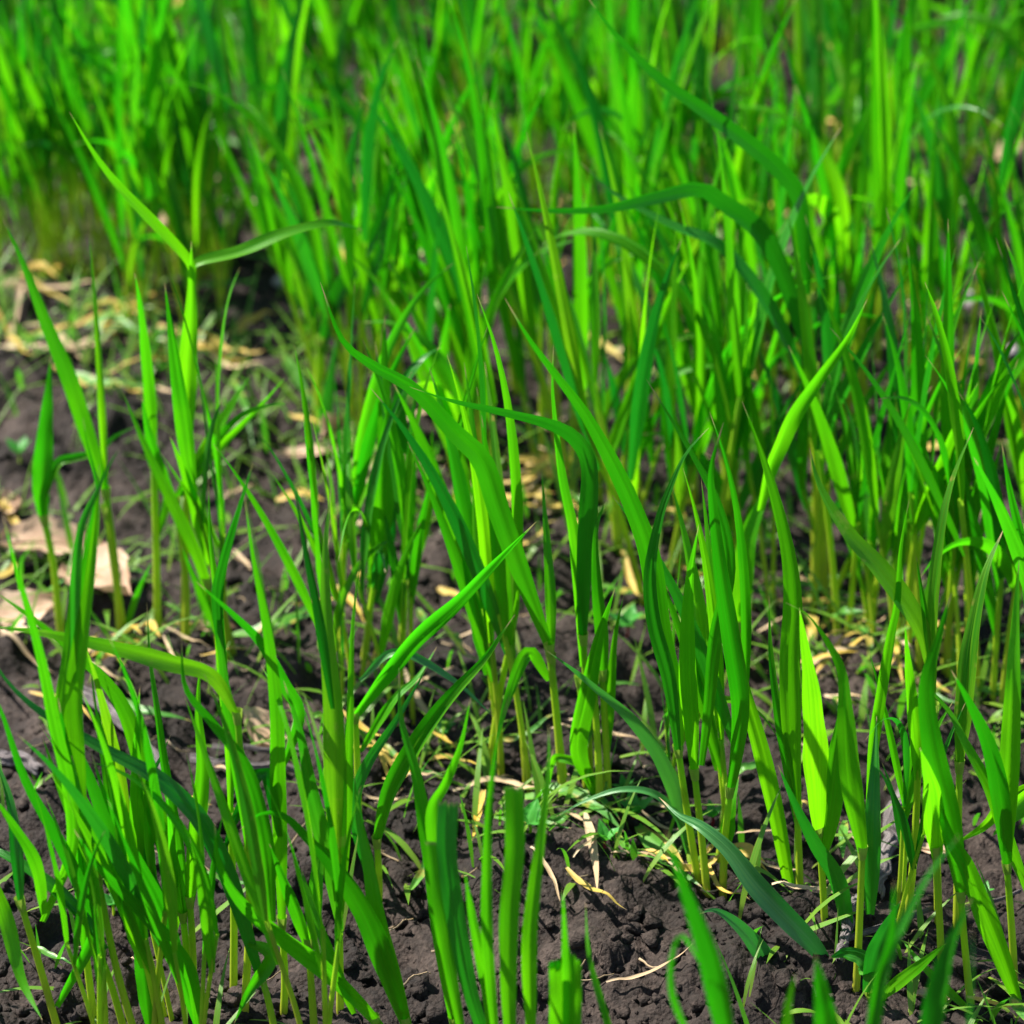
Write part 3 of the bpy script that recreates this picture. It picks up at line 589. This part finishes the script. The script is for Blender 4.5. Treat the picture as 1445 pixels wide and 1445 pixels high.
ROWS = [(1.63, 'first blurred row'), (2.00, 'second blurred row'),
        (2.37, 'third blurred row'), (2.74, 'fourth blurred row'),
        (3.11, 'farthest blurred row'), (3.48, 'farthest blurred row')]
SEC = ['far left', 'left', 'centre left', 'centre right', 'right', 'far right']
spots = []
for ri, (c, rn) in enumerate(ROWS):
    x = -.75
    while x < .75:
        x += random.uniform(.004, .011) * (1 + .04 * ri) if ri > 0 else random.uniform(.006, .013)
        off = random.gauss(0, .042 + .022 * ri)
        px_, py_ = x + off * .65, c - ROW_K * x + off * .76
        u, v = to_px(px_, py_, 0)
        if -90 < u < 1535 and -260 < v < 1150:
            dens = 1.0
            if ri == 0 and u < 330 and off < -.01: continue
            if ri == 0: dens = 1.0 if u < 330 else (.7 if u < 640 else .95)
            if random.random() < dens: spots.append((px_, py_, u, v, rn))
for _ in range(34):      # the thick stand behind the litter line at the left
    g = on_ground(random.uniform(-40, 330), random.uniform(290, 425)); u, v = to_px(g.x, g.y, 0)
    spots.append((g.x, g.y, u, v, 'first blurred row'))
# a few fill-ins in the two nearer rows
for c, n, lo, hi in ((1.27, 26, 300, 1400), (.93, 34, -60, 1500), (1.60, 9, 330, 700)):
    for _ in range(n):
        x = random.uniform(-.42, .42); off = random.gauss(0, .022)
        px_, py_ = x + off * .65, c - ROW_K * x + off * .76
        u, v = to_px(px_, py_, 0)
        if lo < u < hi and py_ > .8 and not (470 < u < 1190 and c < 1) and not (1020 < u < 1240 and 1 < c < 1.5): spots.append((px_, py_, u, v, 'sharply focused row' if c > 1 else 'nearest row'))
spots.sort(key=lambda s: math.hypot(s[0], s[1]))
NIND = 240
def place(var, x, y, rz, sc, label=None):
    parts, look, top = var
    root = empty('wheat_plant', (x, y, hz(x, y) - .002)); root.rotation_euler = (random.uniform(-.09, .09), random.uniform(-.1, .07), rz); root.scale = (sc,) * 3
    tag(root, label, 'wheat plant', PLANTGROUP)
    for nm, me, m in parts:
        o = bpy.data.objects.new(nm, me); COL.objects.link(o); o.parent = root
    return root
BV, BF, BU, off_ = [], [], [], 0
rest = []
for k, (x, y, u, v, rn) in enumerate(spots):
    var = random.choice(VARS); rz = random.gauss(0, .9); sc = random.uniform(.62, 1.12) if y < 1.95 else random.uniform(.5, .98)
    if 'near' in rn or 'sharp' in rn: sc = random.uniform(.5, 1.0)
    if k < NIND:
        sec = SEC[max(0, min(5, int(u / 1445 * 6)))]
        place(var, x, y, rz, sc, f'{var[1]} wheat plant in the {rn}, {sec} of the photo')
    else: rest.append((var, x, y, rz, sc))
print('spots', len(spots), 'individual', min(NIND, len(spots)))
# the remaining far plants: one mass
if rest:
    for mname, wanted in (('far_wheat', None),):
        FARM = [M_LEAF, M_STEM, M_LEAF_AGED, M_BACKLIT, M_SHADED, M_BLUISH]; V, L, U, MI, o = [], [], [], [], 0
        for var, x, y, rz, sc in rest:
            c, s_ = math.cos(rz), math.sin(rz)
            for nm, me, m in var[0]:
                n = len(me.vertices); co = np.empty(n * 3, np.float32); me.vertices.foreach_get('co', co); co = co.reshape(-1, 3) * sc
                co = np.stack([co[:, 0] * c - co[:, 1] * s_ + x, co[:, 0] * s_ + co[:, 1] * c + y, co[:, 2] + hz(x, y)], -1)
                li = np.empty(len(me.loops), np.int32); me.loops.foreach_get('vertex_index', li)
                uv = np.empty(len(me.loops) * 2, np.float32); me.uv_layers[0].data.foreach_get('uv', uv)
                V.append(co); L.append(li + o); U.append(uv); o += n
                MI.append(np.full(len(me.polygons), FARM.index(m), np.int32))
        V = np.concatenate(V); L = np.concatenate(L); U = np.concatenate(U); MI = np.concatenate(MI)
        me = bpy.data.meshes.new('far_wheat'); me.vertices.add(len(V)); me.vertices.foreach_set('co', V.reshape(-1))
        me.loops.add(len(L)); me.loops.foreach_set('vertex_index', L); me.polygons.add(len(L) // 4)
        me.polygons.foreach_set('loop_start', np.arange(0, len(L), 4, dtype=np.int32)); me.polygons.foreach_set('material_index', MI)
        me.polygons.foreach_set('use_smooth', np.ones(len(MI), bool)); me.update(calc_edges=True)
        uvl = me.uv_layers.new(name='UVMap'); uvl.data.foreach_set('uv', U)
        for m in FARM: me.materials.append(m)
        tag(link('far_wheat', me, None), 'mass of blurred green wheat filling the rows at the top', 'wheat', kind='stuff')

# fine short grass and young tillers round the stem bases: nobody could count it
def undergrowth(count):
    V, L, U, o = [], [], [], 0; n = 7
    rows = [(1.57, .05, .36), (1.25, .05, .26), (1.93, .07, .2), (.93, .05, .08), (2.3, .09, .1)]
    while count:
        q = random.random(); acc = 0
        for c, sp, wgt in rows:
            acc += wgt
            if q < acc: break
        x = random.uniform(-.45, .45); off = random.gauss(0, sp); px_, py_ = x + off * .65, c - ROW_K * x + off * .76
        u, v = to_px(px_, py_, 0)
        if not (-40 < u < 1490 and -40 < v < 1560): continue
        if 560 < u < 1000 and v > 1290: continue
        count -= 1
        Ln = random.uniform(.012, .075); W = random.uniform(.0012, .0042); az = random.uniform(0, 6.28); tilt = random.uniform(.1, 1.1); curl = random.uniform(0, 1.3)
        p = np.array([px_, py_, hz(px_, py_) - .001]); side = np.array([-math.sin(az), math.cos(az), 0.0])
        for k in range(n):
            s = k / (n - 1); a = tilt + curl * s
            if k: p = p + np.array([math.cos(az) * math.sin(a), math.sin(az) * math.sin(a), math.cos(a)]) * Ln / (n - 1)
            wv = W * (blade_profile(s)) / 2
            for e in (-1, 1): V.append(p + side * wv * e); U.append(((e + 1) / 2, s * .96))
        for k in range(n - 1):
            a = o + k * 2; L += [a, a + 1, a + 3, a + 2]
        o += n * 2
    me = bpy.data.meshes.new('short_grass'); V = np.array(V, np.float32); L = np.array(L, np.int32); U = np.array(U, np.float32)
    me.vertices.add(len(V)); me.vertices.foreach_set('co', V.reshape(-1)); me.loops.add(len(L)); me.loops.foreach_set('vertex_index', L)
    me.polygons.add(len(L) // 4); me.polygons.foreach_set('loop_start', np.arange(0, len(L), 4, dtype=np.int32)); me.polygons.foreach_set('use_smooth', np.ones(len(L) // 4, bool))
    me.update(calc_edges=True); uvl = me.uv_layers.new(name='UVMap'); uvl.data.foreach_set('uv', U[L].reshape(-1))
    tag(link('short_grass', me, M_GRASS), 'fine short grass sprouting round the wheat stems', 'grass', kind='stuff')
undergrowth(1900)

# ---------------------------------------------------------------- litter on the ground
def lie(pts_px, lift=.003):
    g = catmull([on_ground(x, y) for x, y in pts_px], 9)
    z = [max(hz(p.x + dx, p.y + dy) for dx, dy in ((0, 0), (.004, 0), (-.004, 0), (0, .005))) for p in g]
    out = []
    for i, p in enumerate(g):
        zz = sum(z[max(0, min(8, i + k))] for k in (-2, -1, 0, 1, 2)) / 5
        out.append(Vector((p.x, p.y, max(zz, z[i]) + lift)))
    return out
def lying(name, pts_px, wpx, m, label, cat, group, lift=.003):
    P = lie(pts_px, lift); o = P[0].copy(); dep = P[0].y / ray(*pts_px[0]).y
    me = blade_mesh(name, P, wpx * PXM * dep, Vector((random.uniform(-.3, .3), random.uniform(-.3, .1), 1)), random.uniform(-.3, .3), random.uniform(-.5, .5), keel=random.uniform(.05, .25), n=16, origin=o)
    ob = link(name, me, m); ob.location = o
    return tag(ob, label, cat, group)
G1 = 'fallen leaf blades lying along the rows'
# traced
for nm, pts, wd, m, lb, cat in [
    ('fallen_leaf', [(740, 1160), (800, 1165), (850, 1195), (880, 1215)], 24, M_LYING, 'broad green blade lying flat beneath the cut leaves', 'fallen leaf'),
    ('fallen_leaf', [(795, 1150), (830, 1170), (860, 1195), (875, 1205)], 24, M_LYING, 'yellowing green blade lying on the soil at centre bottom', 'fallen leaf'),
    ('fallen_leaf', [(765, 1210), (790, 1200), (815, 1190)], 18, M_LYING, 'short green blade end lying above the tan curl of straw', 'fallen leaf'),
    ('fallen_leaf', [(865, 1212), (885, 1240), (915, 1262), (950, 1275)], 13, M_LYING, 'thin limp green blade trailing onto the bare soil patch', 'fallen leaf'),
    ('fallen_leaf', [(900, 1195), (925, 1225), (955, 1262), (990, 1290)], 24, M_LYING, 'broad mottled green blade lying beside the yellow one', 'fallen leaf'),
    ('yellow_leaf', [(905, 1190), (930, 1210), (950, 1228), (965, 1250)], 17, M_YELLOW, 'bright yellow dying blade on the soil right of the weed seedlings', 'fallen leaf'),
    ('yellow_leaf', [(225, 492), (270, 505), (335, 522)], 15, M_YELLOW, 'yellow blade in the left litter line, upper one of the pair', 'fallen leaf'),
    ('yellow_leaf', [(272, 543), (310, 540), (350, 543)], 20, M_YELLOW, 'vivid yellow blade lying in the left litter line, lower one of the pair', 'fallen leaf'),
    ('fallen_leaf', [(200, 515), (270, 520), (340, 518)], 17, M_LYING, 'pale green blade lying level above the vivid yellow blade', 'fallen leaf'),
    ('yellow_leaf', [(10, 480), (60, 470), (110, 478)], 18, M_YELLOW, 'yellow blade at the left edge of the litter line', 'fallen leaf'),
    ('yellow_leaf', [(500, 590), (520, 605), (540, 622)], 13, M_YELLOW, 'short straw-yellow blade on the soil at left centre', 'fallen leaf'),
    ('yellow_leaf', [(720, 700), (760, 697), (800, 700)], 14, M_YELLOW, 'orange-yellow blade lying level at the centre', 'fallen leaf'),
    ('yellow_leaf', [(740, 668), (765, 672), (790, 690)], 14, M_YELLOW, 'bright yellow blade just above the centre litter', 'fallen leaf'),
    ('yellow_leaf', [(140, 945), (175, 930), (210, 905)], 16, M_YELLOW, 'yellow blade under the lower left plants', 'fallen leaf'),
    ('yellow_leaf', [(525, 1085), (545, 1105), (565, 1120)], 16, M_YELLOW, 'brown-yellow blade at the foot of the left centre plants', 'fallen leaf'),
    ('dry_straw', [(825, 1198), (832, 1235), (840, 1275), (842, 1312)], 14, M_STRAW, 'tan curl of dry leaf on the bare soil at bottom centre', 'straw'),
    ('dry_straw', [(640, 1140), (700, 1120), (745, 1140), (800, 1165)], 9, M_STRAW, 'thin tan straw running among the lying green blades', 'straw'),
    ('dry_straw', [(905, 1160), (940, 1163), (975, 1168)], 9, M_STRAW, 'tan straw right of the weed seedlings', 'straw'),
    ('dry_straw', [(900, 1175), (940, 1190), (965, 1185)], 7, M_STRAW, 'thin straw just below the tan one by the seedlings', 'straw'),
    ('dry_straw', [(510, 1150), (550, 1145), (590, 1148)], 9, M_STRAW, 'tan straw left of the cut leaves', 'straw'),
    ('dry_straw', [(855, 1412), (920, 1402), (975, 1395)], 7, M_STRAW, 'pale straw at the bottom edge of the soil patch', 'straw'),
    ('dry_straw', [(1000, 880), (1050, 905), (1090, 912)], 10, M_STRAW, 'tan straw below the litter line at right centre', 'straw'),
    ('dry_straw', [(0, 905), (40, 922), (75, 935)], 8, M_STRAW, 'tan straw at the left edge under the lying leaf', 'straw'),
    ('dry_straw', [(0, 505), (90, 515), (190, 512)], 14, M_STRAW, 'long tan straw in front of the left litter line', 'straw'),
    ('fallen_leaf', [(0, 778), (90, 788), (150, 810), (240, 860)], 16, M_LYING, 'long pale green blade lying behind the left plants', 'fallen leaf'),
    ('fallen_leaf', [(1075, 812), (1130, 815), (1190, 822)], 12, M_LYING, 'pale green blade in the litter line at right centre', 'fallen leaf'),
    ('fallen_leaf', [(1060, 840), (1150, 850), (1240, 848)], 13, M_LYING, 'long green blade lying level in the litter at right centre', 'fallen leaf'),
    ('fallen_leaf', [(1130, 850), (1160, 825), (1185, 808)], 10, M_LYING, 'green blade slanting up over the litter at right centre', 'fallen leaf'),
    ('yellow_leaf', [(1150, 960), (1185, 935), (1220, 925)], 11, M_YELLOW, 'curved yellow-edged blade below the litter at right', 'fallen leaf'),
    ('yellow_leaf', [(1255, 930), (1262, 960), (1275, 995)], 10, M_YELLOW, 'thin orange blade hanging over the soil at right', 'fallen leaf'),
]: lying(nm, pts, wd, m, lb, cat, G1)
# repeats along the litter lines
for c, n, spread in ((1.565, 120, .045), (1.25, 95, .05), (1.92, 85, .06), (2.25, 75, .10), (.93, 24, .03)):
    for _ in range(n):
        x = random.uniform(-.42, .42); o = random.gauss(0, spread); gx_, gy_ = x + o * .6, c - ROW_K * x + o * .76
        u, v = to_px(gx_, gy_, 0)
        if not (-30 < u < 1475 and -30 < v < 1460): continue
        th = random.gauss(.25, .7); Lp = random.uniform(45, 135); bend = random.uniform(-.5, .5)
        pts = [(u, v), (u + Lp * .5 * math.cos(th), v + Lp * .5 * math.sin(th) * .7), (u + Lp * (.5 * math.cos(th) + .5 * math.cos(th + bend)), v + Lp * .35 * (math.sin(th) + math.sin(th + bend)))]
        rn_ = ('nearest row' if c < 1 else 'focused row' if c < 1.4 else 'first blurred row' if c < 1.7 else 'second blurred row' if c < 2.1 else 'third blurred row'); r = random.random(); sec = SEC[max(0, min(5, int(u / 1445 * 6)))]
        if r < .42: lying('fallen_leaf', pts, random.uniform(9, 19), M_LYING, f'green blade lying in the {rn_}, {sec} of the photo', 'fallen leaf', G1, random.uniform(.003, .014))
        elif r < .72: lying('yellow_leaf', pts, random.uniform(6, 15), M_YELLOW, f'yellowed blade in the litter between the stems, {sec} of the photo', 'fallen leaf', G1, random.uniform(.003, .01))
        else: lying('dry_straw', pts, random.uniform(5, 12), M_STRAW, f'thin dry straw in the litter between the stems, {sec} of the photo', 'straw', 'dry straws on the ground')
for (cx, cy, rx, ry, n, place_) in ((110, 470, 130, 40, 14, 'at the left end of the litter line'), (280, 520, 90, 30, 8, 'in the litter left of centre'), (760, 700, 90, 50, 16, 'in the litter at the very centre'),
                                 (1180, 930, 140, 60, 16, 'in the litter at right centre'), (540, 1100, 80, 40, 8, 'in the litter below left centre'), (180, 930, 90, 40, 8, 'at the foot of the left plants'), (860, 430, 120, 40, 8, 'among the blurred stems at upper centre'), (1000, 1260, 60, 60, 6, 'near the low pale leaf'), (600, 190, 120, 30, 7, 'among the blurred stems at the top')):
    for k in range(n):
        u, v = random.uniform(cx - rx, cx + rx), random.uniform(cy - ry, cy + ry); th = random.gauss(.15, .6); Lp = random.uniform(35, 95); b_ = random.uniform(-10, 10)
        yl = k % 3 != 2
        lying('yellow_leaf' if yl else 'dry_straw', [(u, v), (u + Lp * .5 * math.cos(th), v + Lp * .35 * math.sin(th) + b_), (u + Lp * math.cos(th), v + Lp * .7 * math.sin(th))], random.uniform(7, 16) if yl else random.uniform(5, 9),
              M_YELLOW if yl else M_STRAW, ('yellow dying blade ' if yl else 'dry tan straw ') + place_, 'fallen leaf' if yl else 'straw', G1 if yl else 'dry straws on the ground', random.uniform(.005, .014))
# thin root hairs and straws on the bare strips
for k in range(120):
    u, v = random.uniform(0, 1445), random.uniform(560, 1440); th = random.uniform(-.6, .8); Lp = random.uniform(15, 55)
    pts = lie([(u, v), (u + Lp * .5 * math.cos(th), v + Lp * .4 * math.sin(th) + random.uniform(-5, 5)), (u + Lp * math.cos(th), v + Lp * .8 * math.sin(th))], .001)
    o = pts[0].copy(); ob = link('dry_straw', tube_mesh('dry_straw', pts, random.uniform(.0003, .0009), .0003, 9, 5, o), M_STRAW); ob.location = o
    tag(ob, f'hair-thin dry straw on the bare soil, {SEC[int(min(5, u / 1445 * 6))]} of the photo', 'straw', 'dry straws on the ground')

# dead broad leaves
def dead_leaf(px, py, Lpx, Wpx, rot, label, curl=.25, m=None, tiltc=0.2):
    g = on_ground(px, py); dep = g.y / ray(px, py).y; L = Lpx * PXM * dep; W = Wpx * PXM * dep * 1.3
    V, U = [], []; nu, nv = 11, 17; ph = random.uniform(0, 6)
    for j in range(nv):
        s = j / (nv - 1); pr = math.sin(math.pi * min(1, s * .97 + .02) ** .8) ** .8
        for i in range(nu):
            e = i / (nu - 1) - .5
            edge = 1 + .10 * math.sin(s * 21 + ph) * (1 if e > 0 else -.8) + .05 * math.sin(s * 47 + ph)
            x = (s - .5) * L; y = e * W * pr * edge
            z = curl * W * (abs(e) * 2) ** 2 * .8 + .10 * L * math.sin(s * 3.2 + ph) + .03 * W * math.sin(e * 30 + s * 12)
            V.append((x, y, z)); U.append((e + .5, s))
    ob = link('dead_leaf', grid_mesh('dead_leaf', V, nu, nv, U), m or M_DEAD)
    ob.location = (g.x, g.y, hz(g.x, g.y) + .005); ob.rotation_euler = (tiltc, random.uniform(-.15, .15), rot)
    # midrib
    rib = link('midrib', tube_mesh('midrib', [((s - .5) * L * 1.12, 0, .10 * L * math.sin(s * 3.2 + ph) + .0004) for s in (0, .25, .5, .75, 1)], .0009, .0003, 9, 5), M_STRAW, ob)
    tag(ob, label, 'dead leaf', 'dead brown leaves on the ground')
dead_leaf(75, 770, 150, 60, .1, 'large pinkish tan dead leaf under the plants at the left edge')
dead_leaf(20, 860, 120, 70, .5, 'tan dead leaf at the left edge below the largest one')
dead_leaf(145, 855, 120, 75, -.7, 'broad brown dead leaf behind the left stems')
dead_leaf(12, 716, 34, 40, .2, 'small cream dead leaf scrap on the soil at the left edge')
dead_leaf(12, 430, 60, 38, .1, 'cream dead leaf at the left end of the blurred litter line')
dead_leaf(240, 305, 90, 70, .6, 'blurred pinkish dead leaf in the upper left')
dead_leaf(470, 638, 60, 40, 1.0, 'cream folded dead leaf standing at left centre', .5, tiltc=.7)
dead_leaf(440, 660, 90, 20, -.1, 'narrow tan dead leaf strip at left centre')
dead_leaf(385, 1035, 70, 75, .9, 'large cream dead leaf behind the brightest wheat plant')
dead_leaf(540, 690, 70, 32, .3, 'tan dead leaf on the soil right of the cream folded one')
dead_leaf(305, 912, 55, 24, .4, 'small orange-tan dead leaf at the foot of the left row')
dead_leaf(1420, 210, 60, 30, .4, 'blurred tan dead leaf at the upper right edge')
dead_leaf(535, 190, 60, 34, .2, 'blurred tan dead leaf at the top left of centre')
dead_leaf(790, 590, 110, 22, .1, 'grey-tan dead leaf behind the level leaf at centre')
dead_leaf(1320, 1418, 60, 20, .2, 'orange-tan dead leaf lying at bottom right')
dead_leaf(1320, 1215, 60, 16, -.3, 'narrow tan dead leaf on the soil at right')

# wood
def stick(pts, wpx, label, r1=.5, bend=0):
    P = lie(pts, .004); o = P[0].copy(); dep = P[0].y / ray(*pts[0]).y; r = wpx * PXM * dep / 2
    ob = link('stick', tube_mesh('stick', P, r, r * r1, 48, 26, o, bumps=.16, flat=.7), M_WOOD); ob.location = o
    tag(ob, label, 'stick', 'weathered sticks on the soil')
stick([(1282, 1128), (1268, 1170), (1255, 1215), (1242, 1260), (1236, 1300)], 36, 'thick grey split stick between the stems at bottom right', .55)
stick([(1208, 1320), (1196, 1350), (1188, 1380), (1180, 1420)], 20, 'short dark stick end below the thick split stick', .7)
stick([(1190, 1375), (1260, 1345), (1330, 1318), (1400, 1285), (1440, 1262)], 11, 'long thin grey twig crossing behind the right stems', .5)
stick([(110, 1005), (150, 1025), (195, 1050), (235, 1078)], 26, 'grey weathered stick behind the left plants', .6)
stick([(-20, 1070), (20, 1095), (60, 1120)], 28, 'grey weathered stick at the left edge', .7)
stick([(270, 1075), (330, 1098), (390, 1118), (440, 1130)], 16, 'slim brown stick behind the brightest wheat plant', .6)
stick([(300, 1055), (360, 1072), (430, 1092)], 10, 'thin twig lying above the slim brown stick', .6)

# stones
def stone(px, py, wpx, label):
    import bmesh
    g = on_ground(px, py); dep = g.y / ray(px, py).y; r = wpx * PXM * dep / 2
    bm = bmesh.new(); bmesh.ops.create_icosphere(bm, subdivisions=3, radius=r)
    k = random.uniform(0, 9)
    for v in bm.verts:
        q = v.co / r; v.co *= 1 + .18 * math.sin(q.x * 2.6 + k) + .12 * math.cos(q.y * 3.7 + k) + .05 * math.sin(q.z * 9 + k)
        v.co.z *= .65
    me = bpy.data.meshes.new('stone'); bm.to_mesh(me); bm.free()
    for p in me.polygons: p.use_smooth = True
    ob = link('stone', me, M_STONE); ob.location = (g.x, g.y, hz(g.x, g.y) + r * .3); tag(ob, label, 'stone', 'pale stones in the soil')
stone(1375, 425, 34, 'pale lilac-grey stone between the blurred plants at right')
stone(335, 22, 26, 'pale blurred stone at the top left')
stone(395, 380, 26, 'small pale stone among the blurred stems at left')
stone(1425, 500, 22, 'small pale stone near the right edge')

# weed seedlings
def seedling(px, py, hpx, n, label, red=True, wide=.35):
    g = on_ground(px, py); dep = g.y / ray(px, py).y; k = PXM * dep; H = hpx * k
    root = empty('weed_seedling', (g.x, g.y, hz(g.x, g.y))); tag(root, label, 'seedling', 'tiny weed seedlings')
    root.rotation_euler.z = random.uniform(0, 3)
    top = Vector((0, 0, H * .35))
    link('stem', tube_mesh('stem', [Vector((0, 0, -.003)), Vector((.0004, 0, H * .2)), top], .0008, .0007, 7, 6), M_RED if red else M_STEM, root)
    for i in range(n):
        az = i * 2 * math.pi / n + random.uniform(-.2, .2); e = random.uniform(.5, 1.0)
        P = [top + Vector((math.cos(az) * math.sin(e) * H * .75 * t, math.sin(az) * math.sin(e) * H * .75 * t, math.cos(e) * H * .75 * t - .1 * H * t * t)) for t in (0, .35, .7, 1)]
        link('leaf', blade_mesh('leaf', P, H * wide, Vector((0, 0, 1)), 0, 0, keel=.1, n=12), M_WEED, root)
seedling(893, 1186, 62, 4, 'weed seedling with a red stem at the foot of the centre plants')
seedling(853, 1240, 48, 3, 'smaller red-stemmed weed seedling on the bare soil')
seedling(1005, 1170, 40, 4, 'weed seedling half hidden by the pale leaf')
seedling(885, 920, 50, 4, 'pale weed seedling with a pink stem on the upper bare strip', wide=.45)
seedling(748, 1225, 55, 3, 'round-leaved weed seedling behind the cut leaves', False, .6)
seedling(28, 655, 44, 5, 'tiny weed on the dark clods at the left edge', False)
seedling(160, 1285, 50, 4, 'tiny weed between the stems at bottom left', False)
seedling(620, 1055, 44, 4, 'tiny weed left of centre in the lower litter', False, .6)
seedling(880, 1150, 34, 4, 'tiny weed against the stems of the centre plants', False)
seedling(1390, 1260, 30, 3, 'tiny weed on the soil at the right edge', False)
